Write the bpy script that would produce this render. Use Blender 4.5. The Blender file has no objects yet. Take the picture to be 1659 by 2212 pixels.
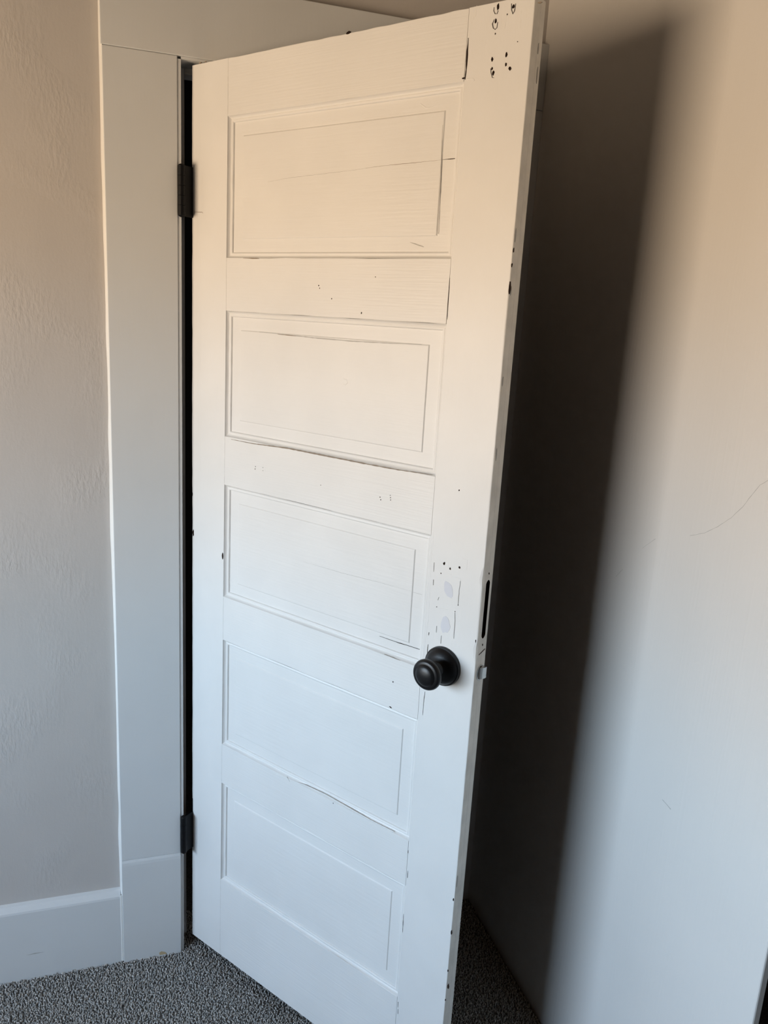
import bpy, math, random
import numpy as np
from mathutils import Matrix, Vector

random.seed(7)
rng = np.random.default_rng(7)
scene = bpy.context.scene

# ------------------------------------------------------------------ camera
F_PX, PITCH, YAW, ROLL = 1719.7, -0.2376, 0.3225, 0.0579
CAM = Vector((0.0915, -1.7646, 1.5954))
fwd = Vector((math.sin(YAW) * math.cos(PITCH), math.cos(YAW) * math.cos(PITCH), math.sin(PITCH)))
rgt = Vector((math.cos(YAW), -math.sin(YAW), 0.0))
upv = rgt.cross(fwd)
cr, sr = math.cos(ROLL), math.sin(ROLL)
right = cr * rgt + sr * upv
up = -sr * rgt + cr * upv
cam_data = bpy.data.cameras.new('camera')
cam = bpy.data.objects.new('camera', cam_data)
scene.collection.objects.link(cam)
m = Matrix.Identity(4)
for i in range(3):
    m[i][0], m[i][1], m[i][2], m[i][3] = right[i], up[i], -fwd[i], CAM[i]
cam.matrix_world = m
cam_data.sensor_fit = 'VERTICAL'
cam_data.sensor_height = 36.0
cam_data.sensor_width = 27.0
cam_data.lens = 36.0 * F_PX / 2212.0
cam_data.clip_start = 0.02
scene.camera = cam

# ------------------------------------------------------------------ world: blue sky above, sunlit warm ground below
SKY_LOW = (1.38, 1.68, 1.90)
SKY_HIGH = (1.28, 1.76, 2.36)
GROUND = (1.68, 1.27, 0.87)
world = bpy.data.worlds.new('daylight')
scene.world = world
world.use_nodes = True
wn = world.node_tree
wn.nodes.clear()
w_out = wn.nodes.new('ShaderNodeOutputWorld')
w_bg = wn.nodes.new('ShaderNodeBackground')
w_tc = wn.nodes.new('ShaderNodeTexCoord')
w_sep = wn.nodes.new('ShaderNodeSeparateXYZ')
w_map = wn.nodes.new('ShaderNodeMapRange')
w_mix = wn.nodes.new('ShaderNodeMix')
w_mix.data_type = 'RGBA'
w_map.inputs['From Min'].default_value = -0.05
w_map.inputs['From Max'].default_value = 0.05
w_mix.inputs['A'].default_value = (*GROUND, 1)
w_map2 = wn.nodes.new('ShaderNodeMapRange')
w_map2.inputs['From Min'].default_value = 0.0
w_map2.inputs['From Max'].default_value = 0.45
w_mix2 = wn.nodes.new('ShaderNodeMix')
w_mix2.data_type = 'RGBA'
w_mix2.inputs['A'].default_value = (*SKY_LOW, 1)
w_mix2.inputs['B'].default_value = (*SKY_HIGH, 1)
wn.links.new(w_sep.outputs['Z'], w_map2.inputs['Value'])
wn.links.new(w_map2.outputs[0], w_mix2.inputs['Factor'])
wn.links.new(w_mix2.outputs['Result'], w_mix.inputs['B'])
w_bg.inputs['Strength'].default_value = 11.0
wn.links.new(w_tc.outputs['Generated'], w_sep.inputs[0])
wn.links.new(w_sep.outputs['Z'], w_map.inputs['Value'])
wn.links.new(w_map.outputs[0], w_mix.inputs['Factor'])
wn.links.new(w_mix.outputs['Result'], w_bg.inputs['Color'])
wn.links.new(w_bg.outputs[0], w_out.inputs[0])

# the window opening in the left wall, used again by the builders below
WIN_X, WIN_Y0, WIN_Y1, WIN_Z0, WIN_Z1 = -1.75, -1.96, -0.44, 0.82, 1.78
portal_data = bpy.data.lights.new('window_portal', 'AREA')
portal_data.shape = 'RECTANGLE'
portal_data.size = WIN_Z1 - WIN_Z0
portal_data.size_y = WIN_Y1 - WIN_Y0
portal_data.cycles.is_portal = True
portal = bpy.data.objects.new('window_portal', portal_data)
scene.collection.objects.link(portal)
portal.location = (WIN_X - 0.13, (WIN_Y0 + WIN_Y1) / 2, (WIN_Z0 + WIN_Z1) / 2)
portal.rotation_euler = (0, math.radians(-90), 0)

scene.view_settings.view_transform = 'Standard'
scene.view_settings.look = 'None'
scene.view_settings.gamma = 1.0
scene.view_settings.use_curve_mapping = False
scene.view_settings.exposure = 0.0
scene.cycles.max_bounces = 8
scene.cycles.diffuse_bounces = 4
scene.cycles.sample_clamp_indirect = 4.0

# ------------------------------------------------------------------ materials
def new_mat(name):
    mt = bpy.data.materials.new(name)
    mt.use_nodes = True
    return mt, mt.node_tree, mt.node_tree.nodes['Principled BSDF']

def paint(name, color, rough=0.45, spec=0.4, layers=(), mottle=0.03, mottle_scale=6.0, patchy=0.0):
    """painted surface: layers = (scale vector, detail, bump strength, bump distance)"""
    mt, nt, b = new_mat(name)
    tc = nt.nodes.new('ShaderNodeTexCoord')
    nz = nt.nodes.new('ShaderNodeTexNoise')
    nz.inputs['Scale'].default_value = mottle_scale
    nz.inputs['Detail'].default_value = 4
    nt.links.new(tc.outputs['Object'], nz.inputs['Vector'])
    ramp = nt.nodes.new('ShaderNodeMapRange')
    ramp.inputs['From Min'].default_value = 0.3
    ramp.inputs['From Max'].default_value = 0.7
    ramp.inputs['To Min'].default_value = 1.0 - mottle
    ramp.inputs['To Max'].default_value = 1.0 + mottle
    nt.links.new(nz.outputs['Fac'], ramp.inputs['Value'])
    mul = nt.nodes.new('ShaderNodeVectorMath')
    mul.operation = 'SCALE'
    mul.inputs[0].default_value = color
    nt.links.new(ramp.outputs[0], mul.inputs['Scale'])
    nt.links.new(mul.outputs[0], b.inputs['Base Color'])
    b.inputs['Roughness'].default_value = rough
    b.inputs['Specular IOR Level'].default_value = spec
    prev = None
    for sc, det, strength, dist in layers:
        mp = nt.nodes.new('ShaderNodeMapping')
        mp.inputs['Scale'].default_value = sc
        nt.links.new(tc.outputs['Object'], mp.inputs['Vector'])
        n2 = nt.nodes.new('ShaderNodeTexNoise')
        n2.inputs['Scale'].default_value = 1.0
        n2.inputs['Detail'].default_value = det
        nt.links.new(mp.outputs[0], n2.inputs['Vector'])
        bp = nt.nodes.new('ShaderNodeBump')
        bp.inputs['Strength'].default_value = strength
        bp.inputs['Distance'].default_value = dist
        h_out = n2.outputs['Fac']
        if patchy and prev is None:      # trowel and roller texture shows only in patches
            n3 = nt.nodes.new('ShaderNodeTexNoise')
            n3.inputs['Scale'].default_value = patchy
            n3.inputs['Detail'].default_value = 3
            nt.links.new(tc.outputs['Object'], n3.inputs['Vector'])
            mk = nt.nodes.new('ShaderNodeMapRange')
            mk.inputs['From Min'].default_value = 0.48
            mk.inputs['From Max'].default_value = 0.66
            mk.inputs['To Min'].default_value = 0.12
            nt.links.new(n3.outputs['Fac'], mk.inputs['Value'])
            ml = nt.nodes.new('ShaderNodeMath')
            ml.operation = 'MULTIPLY'
            nt.links.new(n2.outputs['Fac'], ml.inputs[0])
            nt.links.new(mk.outputs[0], ml.inputs[1])
            h_out = ml.outputs[0]
        nt.links.new(h_out, bp.inputs['Height'])
        if prev is not None:
            nt.links.new(prev.outputs[0], bp.inputs['Normal'])
        prev = bp
    if prev is not None:
        nt.links.new(prev.outputs[0], b.inputs['Normal'])
    return mt

def plain(name, color, rough=0.6, metallic=0.0, spec=0.5):
    mt, nt, b = new_mat(name)
    b.inputs['Base Color'].default_value = (*color, 1)
    b.inputs['Roughness'].default_value = rough
    b.inputs['Metallic'].default_value = metallic
    b.inputs['Specular IOR Level'].default_value = spec
    nz = nt.nodes.new('ShaderNodeTexNoise')
    nz.inputs['Scale'].default_value = 220.0
    tc = nt.nodes.new('ShaderNodeTexCoord')
    nt.links.new(tc.outputs['Object'], nz.inputs['Vector'])
    bp = nt.nodes.new('ShaderNodeBump')
    bp.inputs['Strength'].default_value = 0.08
    bp.inputs['Distance'].default_value = 0.001
    nt.links.new(nz.outputs['Fac'], bp.inputs['Height'])
    nt.links.new(bp.outputs[0], b.inputs['Normal'])
    return mt

DOOR_COL = (0.80, 0.79, 0.77)
M_STILE = paint('white_paint_vertical_brush', DOOR_COL, 0.42, 0.4,
                [((260, 260, 9), 3, 0.32, 0.0010), ((16, 16, 5), 2, 0.12, 0.004), ((500, 500, 420), 1, 0.05, 0.0006)])
M_RAIL = paint('white_paint_horizontal_brush', DOOR_COL, 0.42, 0.4,
               [((9, 260, 280), 3, 0.40, 0.0010), ((5, 16, 16), 2, 0.12, 0.004), ((500, 500, 420), 1, 0.05, 0.0006)])
M_PANEL = paint('white_paint_panel', DOOR_COL, 0.42, 0.4,
                [((11, 200, 190), 3, 0.35, 0.0010), ((22, 22, 22), 3, 0.15, 0.004), ((500, 500, 420), 1, 0.05, 0.0006)])
M_BEAD = paint('white_paint_bead', DOOR_COL, 0.42, 0.4, [((30, 60, 60), 2, 0.15, 0.003)])
M_EDGE = paint('worn_edge_paint', (0.82, 0.80, 0.75), 0.55, 0.3,
               [((90, 90, 20), 4, 0.5, 0.003)], mottle=0.10, mottle_scale=26)
M_TRIM = paint('trim_paint', (0.70, 0.71, 0.71), 0.5, 0.35,
               [((140, 140, 10), 3, 0.12, 0.0012), ((14, 14, 6), 2, 0.2, 0.004), ((260, 260, 260), 1, 0.06, 0.001)], mottle=0.02)
M_CAULK = paint('white_caulk', (0.84, 0.83, 0.80), 0.45, 0.4, [((60, 60, 25), 2, 0.3, 0.003)])
M_WALL = paint('greige_wall_paint', (0.555, 0.522, 0.495), 0.65, 0.3,
               [((150, 150, 60), 3, 0.48, 0.0035), ((7, 7, 3), 3, 0.22, 0.010), ((320, 320, 320), 1, 0.12, 0.001)], mottle=0.02, mottle_scale=3, patchy=7.0)
M_RWALL = paint('brushed_plaster_paint', (0.80, 0.775, 0.745), 0.48, 0.35,
                [((190, 190, 3.0), 3, 0.34, 0.0012), ((9, 9, 1.4), 2, 0.22, 0.006), ((300, 300, 240), 1, 0.06, 0.001)], mottle=0.015, mottle_scale=4)
M_DARKROOM = plain('room_shade_colour', (0.05, 0.045, 0.04), 0.9)  # near-black colour stands in for the darkness of hallway and closet
M_ROOM = plain('room_paint_unseen', (0.04, 0.037, 0.034), 0.8)
M_CEIL = plain('ceiling_paint', (0.17, 0.145, 0.115), 0.9)
M_WOOD = paint('dark_brown_wood', (0.050, 0.028, 0.018), 0.55, 0.3, [((120, 120, 6), 4, 0.4, 0.002)], mottle=0.3, mottle_scale=20)  # on the unseen door back, this dark colour deepens the shade behind it
M_HOLE = plain('bare_dark_hole', (0.022, 0.013, 0.010), 0.95, spec=0.1)
M_LINE = plain('hairline_crack_grime', (0.30, 0.25, 0.20), 0.9, spec=0.1)
M_DARKLINE = plain('open_joint_grime', (0.06, 0.045, 0.035), 0.9, spec=0.1)
M_SMUDGE = plain('grey_scuff', (0.50, 0.49, 0.47), 0.8, spec=0.2)
M_FILL = plain('spackle_filler', (0.70, 0.70, 0.735), 0.75, spec=0.2)
M_BARE = plain('bare_pine_chip', (0.52, 0.40, 0.24), 0.8)
M_KNOB = plain('matte_black_metal', (0.005, 0.005, 0.006), 0.38, 0.0, 0.42)
M_HINGE = plain('black_hinge_metal', (0.004, 0.004, 0.005), 0.5, 0.0, 0.22)
M_STEEL = plain('satin_nickel', (0.55, 0.55, 0.54), 0.32, 1.0)

def carpet_mat(name, k=1.0):
    mt, nt, b = new_mat(name)
    geo = nt.nodes.new('ShaderNodeNewGeometry')
    wnz = nt.nodes.new('ShaderNodeTexNoise')
    wnz.inputs['Scale'].default_value = 300.0
    wnz.inputs['Detail'].default_value = 1.0
    nt.links.new(geo.outputs['Position'], wnz.inputs['Vector'])
    cr_ = nt.nodes.new('ShaderNodeValToRGB')
    cr_.color_ramp.elements[0].position = 0.30
    cr_.color_ramp.elements[0].color = (0.27 * k, 0.265 * k, 0.255 * k, 1)
    cr_.color_ramp.elements[1].position = 0.72
    cr_.color_ramp.elements[1].color = (0.82 * k, 0.79 * k, 0.75 * k, 1)
    nt.links.new(wnz.outputs['Fac'], cr_.inputs['Fac'])
    nt.links.new(cr_.outputs['Color'], b.inputs['Base Color'])
    b.inputs['Roughness'].default_value = 0.75
    b.inputs['Specular IOR Level'].default_value = 0.25
    return mt
M_CARPET = carpet_mat('grey_carpet_yarn')
M_CARPET_BASE = carpet_mat('grey_carpet_shaded', 0.22)  # yarn colour scaled down: shade between tufts put into the base

def glass_mat():
    mt, nt, b = new_mat('window_glass')
    nt.nodes.remove(b)
    out = nt.nodes['Material Output']
    tr = nt.nodes.new('ShaderNodeBsdfTransparent')
    gl = nt.nodes.new('ShaderNodeBsdfGlossy')
    gl.inputs['Roughness'].default_value = 0.02
    mx = nt.nodes.new('ShaderNodeMixShader')
    mx.inputs[0].default_value = 0.06
    nt.links.new(tr.outputs[0], mx.inputs[1])
    nt.links.new(gl.outputs[0], mx.inputs[2])
    nt.links.new(mx.outputs[0], out.inputs['Surface'])
    return mt
M_GLASS = glass_mat()

# ------------------------------------------------------------------ helpers
def link(o, parent=None, label=None, cat=None, kind=None, group=None):
    scene.collection.objects.link(o)
    if parent is not None:
        o.parent = parent
    if label: o['label'] = label
    if cat: o['category'] = cat
    if kind: o['kind'] = kind
    if group: o['group'] = group
    return o

def mesh_obj(name, verts, faces, mats, parent=None, mat_ids=None, smooth=False, **kw):
    me = bpy.data.meshes.new(name)
    me.from_pydata([tuple(v) for v in verts], [], faces)
    for mt in (mats if isinstance(mats, (list, tuple)) else [mats]):
        me.materials.append(mt)
    if mat_ids is not None:
        me.polygons.foreach_set('material_index', mat_ids)
    if smooth:
        me.polygons.foreach_set('use_smooth', [True] * len(me.polygons))
    me.update()
    import bmesh
    bm = bmesh.new(); bm.from_mesh(me)
    bmesh.ops.recalc_face_normals(bm, faces=bm.faces)
    bm.to_mesh(me); bm.free()
    return link(bpy.data.objects.new(name, me), parent, **kw)

def empty(name, loc=(0, 0, 0), rz=0.0, **kw):
    o = bpy.data.objects.new(name, None)
    o.empty_display_size = 0.1
    o.location = loc
    o.rotation_euler = (0, 0, rz)
    return link(o, **kw)

class MB:
    def __init__(s): s.v, s.f = [], []
    def add(s, v, f):
        n = len(s.v); s.v += [tuple(p) for p in v]; s.f += [tuple(i + n for i in q) for q in f]
    def box(s, x0, x1, y0, y1, z0, z1):
        s.add([(x0, y0, z0), (x1, y0, z0), (x1, y1, z0), (x0, y1, z0), (x0, y0, z1), (x1, y0, z1), (x1, y1, z1), (x0, y1, z1)],
              [(0, 3, 2, 1), (4, 5, 6, 7), (0, 1, 5, 4), (1, 2, 6, 5), (2, 3, 7, 6), (3, 0, 4, 7)])
    def prism(s, prof, axis, a, b):
        """closed 2D profile extruded along axis ('x': prof=(y,z); 'y': (x,z); 'z': (x,y))"""
        n = len(prof)
        def P(p, t):
            return (t, p[0], p[1]) if axis == 'x' else (p[0], t, p[1]) if axis == 'y' else (p[0], p[1], t)
        v = [P(p, a) for p in prof] + [P(p, b) for p in prof]
        f = [tuple(range(n - 1, -1, -1)), tuple(range(n, 2 * n))]
        f += [(i, (i + 1) % n, n + (i + 1) % n, n + i) for i in range(n)]
        s.add(v, f)
    def lathe(s, prof, n=40, M=None):
        """profile (r, h) turned about local +h axis; M maps (x, y, h) to place"""
        v = []
        for r, h in prof:
            for k in range(n):
                a = 2 * math.pi * k / n
                p = Vector((r * math.cos(a), r * math.sin(a), h))
                v.append(tuple(M @ p) if M else tuple(p))
        f = []
        for i in range(len(prof) - 1):
            for k in range(n):
                f.append((i * n + k, i * n + (k + 1) % n, (i + 1) * n + (k + 1) % n, (i + 1) * n + k))
        f.append(tuple(range(n))[::-1]); f.append(tuple(range((len(prof) - 1) * n, len(prof) * n)))
        s.add(v, f)
    def build(s, name, mat, parent=None, smooth=False, bevel=0.0, seg=2, **kw):
        o = mesh_obj(name, s.v, s.f, mat, parent, smooth=smooth, **kw)
        if bevel:
            md = o.modifiers.new('bevel', 'BEVEL'); md.width = bevel; md.segments = seg; md.limit_method = 'ANGLE'
            md.angle_limit = math.radians(50)
        return o

def box(name, x0, x1, y0, y1, z0, z1, mat, parent=None, bevel=0.0, **kw):
    b = MB(); b.box(x0, x1, y0, y1, z0, z1)
    return b.build(name, mat, parent, bevel=bevel, **kw)

def auto_smooth(o, ang=35):
    me = o.data
    me.polygons.foreach_set('use_smooth', [True] * len(me.polygons))
    import bmesh
    bm = bmesh.new(); bm.from_mesh(me)
    for e in bm.edges:
        if len(e.link_faces) == 2 and e.calc_face_angle(0) > math.radians(ang):
            e.smooth = False
    bm.to_mesh(me); bm.free()
    return o

def smooth_noise(n, step, amp, r):
    """piecewise-cosine random line of n samples"""
    k = max(2, int(n / step) + 2)
    p = r.uniform(-1, 1, k)
    t = np.linspace(0, k - 1.001, n)
    i = t.astype(int); fr = t - i; fr = (1 - np.cos(fr * np.pi)) / 2
    return amp * (p[i] * (1 - fr) + p[i + 1] * fr)

# ------------------------------------------------------------------ the place: numbers solved from the photograph
CO, CI = 0.0641, 0.2034            # outer and inner edge of the left casing leg
JOINT, HEAD_TOP, PLINTH = 2.0706, 2.206, 0.2855
WALL_Y = 0.020                     # hinge wall face; casing stands 20 mm proud at y = 0
XR = 1.0037                        # face of the right wall
XR_END = -0.988                    # its front edge
ROOM_X0, ROOM_Y0, CEIL = WIN_X, -3.6, 2.55
JX0, JX1 = 0.2105, 0.9720          # jamb faces
STOP = 0.0105
WT = 0.13
PILE = 0.006

# ------------------------------------------------------------------ floor, ceiling, walls
floor = box('floor', ROOM_X0 - 0.2, 1.85, ROOM_Y0 - 0.15, 1.45, -0.10, -PILE, M_CARPET_BASE, kind='structure',
            label='grey carpet floor below the open white door', cat='floor')
box('ceiling', ROOM_X0 - 0.2, 1.85, ROOM_Y0 - 0.15, 1.45, CEIL, CEIL + 0.1, M_CEIL, kind='structure', label='ceiling above the door', cat='ceiling')

def wall_with_hole(name, axis, face, back, a0, a1, z0, z1, h0, h1, hz0, hz1, mat, **kw):
    b = MB()
    def bx(p0, p1, q0, q1):
        lo, hi = min(face, back), max(face, back)
        if axis == 'y': b.box(p0, p1, lo, hi, q0, q1)
        else: b.box(lo, hi, p0, p1, q0, q1)
    bx(a0, h0, z0, z1); bx(h1, a1, z0, z1); bx(h0, h1, hz1, z1)
    if hz0 > z0: bx(h0, h1, z0, hz0)
    return b.build(name, mat, None, **kw)

wall_with_hole('wall_back', 'y', WALL_Y, WALL_Y + WT, ROOM_X0, 1.0037, -PILE, CEIL, JX0 - 0.02, JX1 + 0.02, -PILE, 2.0866, M_WALL,
               kind='structure', label='greige plaster wall around the doorway', cat='wall')
wall_with_hole('wall_left', 'x', WIN_X, WIN_X - 0.16, ROOM_Y0, WALL_Y + WT, -PILE, CEIL, WIN_Y0, WIN_Y1, WIN_Z0, WIN_Z1, M_ROOM,
               kind='structure', label='left wall with the window, outside the view', cat='wall')
box('wall_front', ROOM_X0 - 0.16, 1.85, ROOM_Y0 - 0.12, ROOM_Y0, -PILE, CEIL, M_ROOM, kind='structure', label='wall behind the camera', cat='wall')
# the right wall: a thin painted board that ends in an open edge, closet behind it
rw = MB()
e = 0.0025
prof = [(XR, WALL_Y + WT), (XR, XR_END + e), (XR + 0.0008, XR_END + 0.0008), (XR + e, XR_END), (XR + 0.0125, XR_END), (XR + 0.0135, XR_END + 0.001),
        (XR + 0.0135, WALL_Y + WT)]
rw.prism(prof, 'z', -PILE, CEIL)
wall_right = rw.build('wall_right', M_RWALL, None, kind='structure', label='smooth pale plaster wall behind the open door, catching its soft shadow', cat='wall')
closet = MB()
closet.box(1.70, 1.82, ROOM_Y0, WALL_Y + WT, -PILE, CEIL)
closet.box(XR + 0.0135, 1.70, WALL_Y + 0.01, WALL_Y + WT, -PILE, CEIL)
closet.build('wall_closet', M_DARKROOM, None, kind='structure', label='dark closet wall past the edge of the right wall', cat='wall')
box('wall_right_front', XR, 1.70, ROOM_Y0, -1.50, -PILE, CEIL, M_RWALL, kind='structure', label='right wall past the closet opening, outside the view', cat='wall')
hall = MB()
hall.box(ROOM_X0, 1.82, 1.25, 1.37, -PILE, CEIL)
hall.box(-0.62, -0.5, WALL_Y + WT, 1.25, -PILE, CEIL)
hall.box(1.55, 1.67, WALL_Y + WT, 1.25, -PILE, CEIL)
hall.build('wall_hallway', M_DARKROOM, None, kind='structure', label='hallway walls coloured near black so the hinge gap reads unlit', cat='wall')

# window in the left wall
win = empty('window_1', (WIN_X - 0.08, (WIN_Y0 + WIN_Y1) / 2, WIN_Z0), kind='structure', label='window in the left wall that lights the door', cat='window')
hw, hh = (WIN_Y1 - WIN_Y0) / 2, WIN_Z1 - WIN_Z0
fr = MB()
fr.box(-0.05, 0.05, -hw, -hw + 0.03, 0, hh); fr.box(-0.05, 0.05, hw - 0.03, hw, 0, hh)
fr.box(-0.05, 0.05, -hw + 0.03, hw - 0.03, 0, 0.03); fr.box(-0.05, 0.05, -hw + 0.03, hw - 0.03, hh - 0.03, hh)
fr.build('window_frame', M_TRIM, win)
so_ = MB()
x = 0.0
so_.box(x - 0.016, x + 0.016, -hw + 0.03, -hw + 0.055, 0.03, hh - 0.03); so_.box(x - 0.016, x + 0.016, hw - 0.055, hw - 0.03, 0.03, hh - 0.03)
so_.box(x - 0.016, x + 0.016, -hw + 0.055, hw - 0.055, 0.03, 0.05); so_.box(x - 0.016, x + 0.016, -hw + 0.055, hw - 0.055, hh - 0.05, hh - 0.03)
sash = so_.build('window_sash', M_TRIM, win)
box('pane', x - 0.002, x + 0.002, -hw + 0.055, hw - 0.055, 0.05, hh - 0.05, M_GLASS, sash)
box('added_eave', WIN_X - 0.78, WIN_X - 0.16, ROOM_Y0, WALL_Y + WT, WIN_Z1 + 0.17, WIN_Z1 + 0.29, M_TRIM, kind='structure', label='added eave outside the window, cutting sky light to low points', cat='eave')  # added overhang, never in view; blocks high sky from low points

# ------------------------------------------------------------------ door casing, plinth, jamb, baseboard
casing = empty('trim_1', (CO, 0, 0), kind='structure', label='pale grey flat door casing around the doorway', cat='door casing')
def cbox(name, x0, x1, y0, y1, z0, z1, bevel=0.0015, mat=M_TRIM, par=casing, off=(CO, 0, 0)):
    return box(name, x0 - off[0], x1 - off[0], y0 - off[1], y1 - off[1], z0 - off[2], z1 - off[2], mat, par, bevel=bevel)
cbox('casing_leg', CO, CI, 0, WALL_Y, PLINTH, JOINT - 0.0005)
cbox('casing_leg', JX1 + 0.006, XR, 0, WALL_Y, -PILE, JOINT - 0.0005)
cbox('head_casing', CO - 0.002, XR, -0.0006, WALL_Y, JOINT, HEAD_TOP)
pl = MB()
pl.prism([(WALL_Y, -PILE), (-0.0035, -PILE), (-0.0035, PLINTH - 0.013), (-0.0025, PLINTH - 0.006), (0.0, PLINTH), (WALL_Y, PLINTH)], 'x', 0, CI - CO)
plinth = pl.build('plinth_block', M_TRIM, casing, bevel=0.0012)
ch = MB(); ch.prism([(0.086, 0.0), (0.104, 0.0), (0.099, 0.006), (0.090, 0.010), (0.085, 0.007)], 'y', -0.0041, -0.0034)
ch.build('paint_chip', M_BARE, plinth)

jamb = empty('trim_2', (JX0, WALL_Y, 0), kind='structure', label='grey door jamb and stops lining the doorway', cat='door jamb')
J = (JX0, WALL_Y, 0)
cbox('jamb_leg', CI + 0.0003, JX0, 0.002, WALL_Y + 0.001, -PILE, 2.0656, 0.0006, M_TRIM, jamb, J)
cbox('jamb_leg', JX0 - 0.02, JX0, WALL_Y, WALL_Y + WT, -PILE, 2.0866, 0.0015, M_TRIM, jamb, J)
cbox('jamb_leg', JX1, JX1 + 0.02, WALL_Y, WALL_Y + WT, -PILE, 2.0866, 0.0015, M_TRIM, jamb, J)
cbox('head_jamb', JX0, JX1, 0.002, WALL_Y + WT, 2.0656, JOINT - 0.0004, 0.0, M_TRIM, jamb, J)
cbox('door_stop', JX0, JX0 + STOP, WALL_Y + 0.040, WALL_Y + 0.075, -PILE, 2.0656, 0.0015, M_TRIM, jamb, J)
cbox('door_stop', JX1 - STOP, JX1, WALL_Y + 0.040, WALL_Y + 0.075, -PILE, 2.0656, 0.0015, M_TRIM, jamb, J)
cbox('door_stop', JX0 + STOP, JX1 - STOP, WALL_Y + 0.040, WALL_Y + 0.075, 2.054, 2.0656, 0.0015, M_TRIM, jamb, J)

def caulk_vertical(name, x, y_front, z0, z1, w, parent, off):
    """uneven bead of caulk filling the corner between a trim edge and the wall"""
    n = int((z1 - z0) / 0.012) + 2
    zs = np.linspace(z0, z1, n)
    a = w + smooth_noise(n, 6, w * 0.20, rng) + smooth_noise(n, 25, w * 0.25, rng)
    sh = smooth_noise(n, 9, 0.0009, rng)
    v, f = [], []
    for i in range(n):
        k = [(x + 0.0012 + sh[i] * 0.4, y_front - 0.0004), (x - a[i] * 0.62, (y_front + WALL_Y) / 2 - 0.004), (x - a[i], WALL_Y - 0.0004), (x + 0.001, WALL_Y - 0.0002)]
        v += [(p[0] - off[0], p[1] - off[1], zs[i] - off[2]) for p in k]
    for i in range(n - 1):
        for k in range(4):
            f.append((i * 4 + k, i * 4 + (k + 1) % 4, (i + 1) * 4 + (k + 1) % 4, (i + 1) * 4 + k))
    f += [(3, 2, 1, 0), tuple((n - 1) * 4 + k for k in range(4))]
    return mesh_obj(name, v, f, M_CAULK, parent)
caulk_vertical('caulk_bead', CO, 0.0006, 0.0, 2.5, 0.0050, casing, (CO, 0, 0))
n_ = 24
V_, F_ = [], []
cw = smooth_noise(n_, 5, 0.0006, rng)
for i_ in range(n_):
    z_ = 0.190 * i_ / (n_ - 1)
    for k_ in range(5):
        a_ = math.pi * k_ / 4
        V_.append((-0.0022 + (0.0035 + cw[i_]) * math.cos(a_), 0.0008 - 0.0020 * math.sin(a_), z_))
for i_ in range(n_ - 1):
    for k_ in range(4):
        F_.append((i_ * 5 + k_, i_ * 5 + k_ + 1, (i_ + 1) * 5 + k_ + 1, (i_ + 1) * 5 + k_))
    F_.append((i_ * 5 + 4, i_ * 5, (i_ + 1) * 5, (i_ + 1) * 5 + 4))
F_ += [(4, 3, 2, 1, 0), tuple((n_ - 1) * 5 + k_ for k_ in range(5))]
mesh_obj('caulk_bead', V_, F_, M_CAULK, casing)

bb = empty('baseboard_left', (-0.4, 0, 0), kind='structure', label='pale flat baseboard left of the door casing', cat='baseboard')
b = MB()
b.prism([(WALL_Y, -PILE), (0.0, -PILE), (0.0, 0.182), (0.0012, 0.187), (0.012, 0.197), (WALL_Y, 0.200)], 'x', ROOM_X0 + 0.4, CO - 0.004 + 0.4)
board = b.build('board', M_TRIM, bb)
sc_ = MB()
sc_.prism([(0.243, 0.066), (0.262, 0.0685), (0.281, 0.0665), (0.262, 0.0655)], 'y', -0.0006, 0.0004)
sc_.build('scuff', M_SMUDGE, board)

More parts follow.
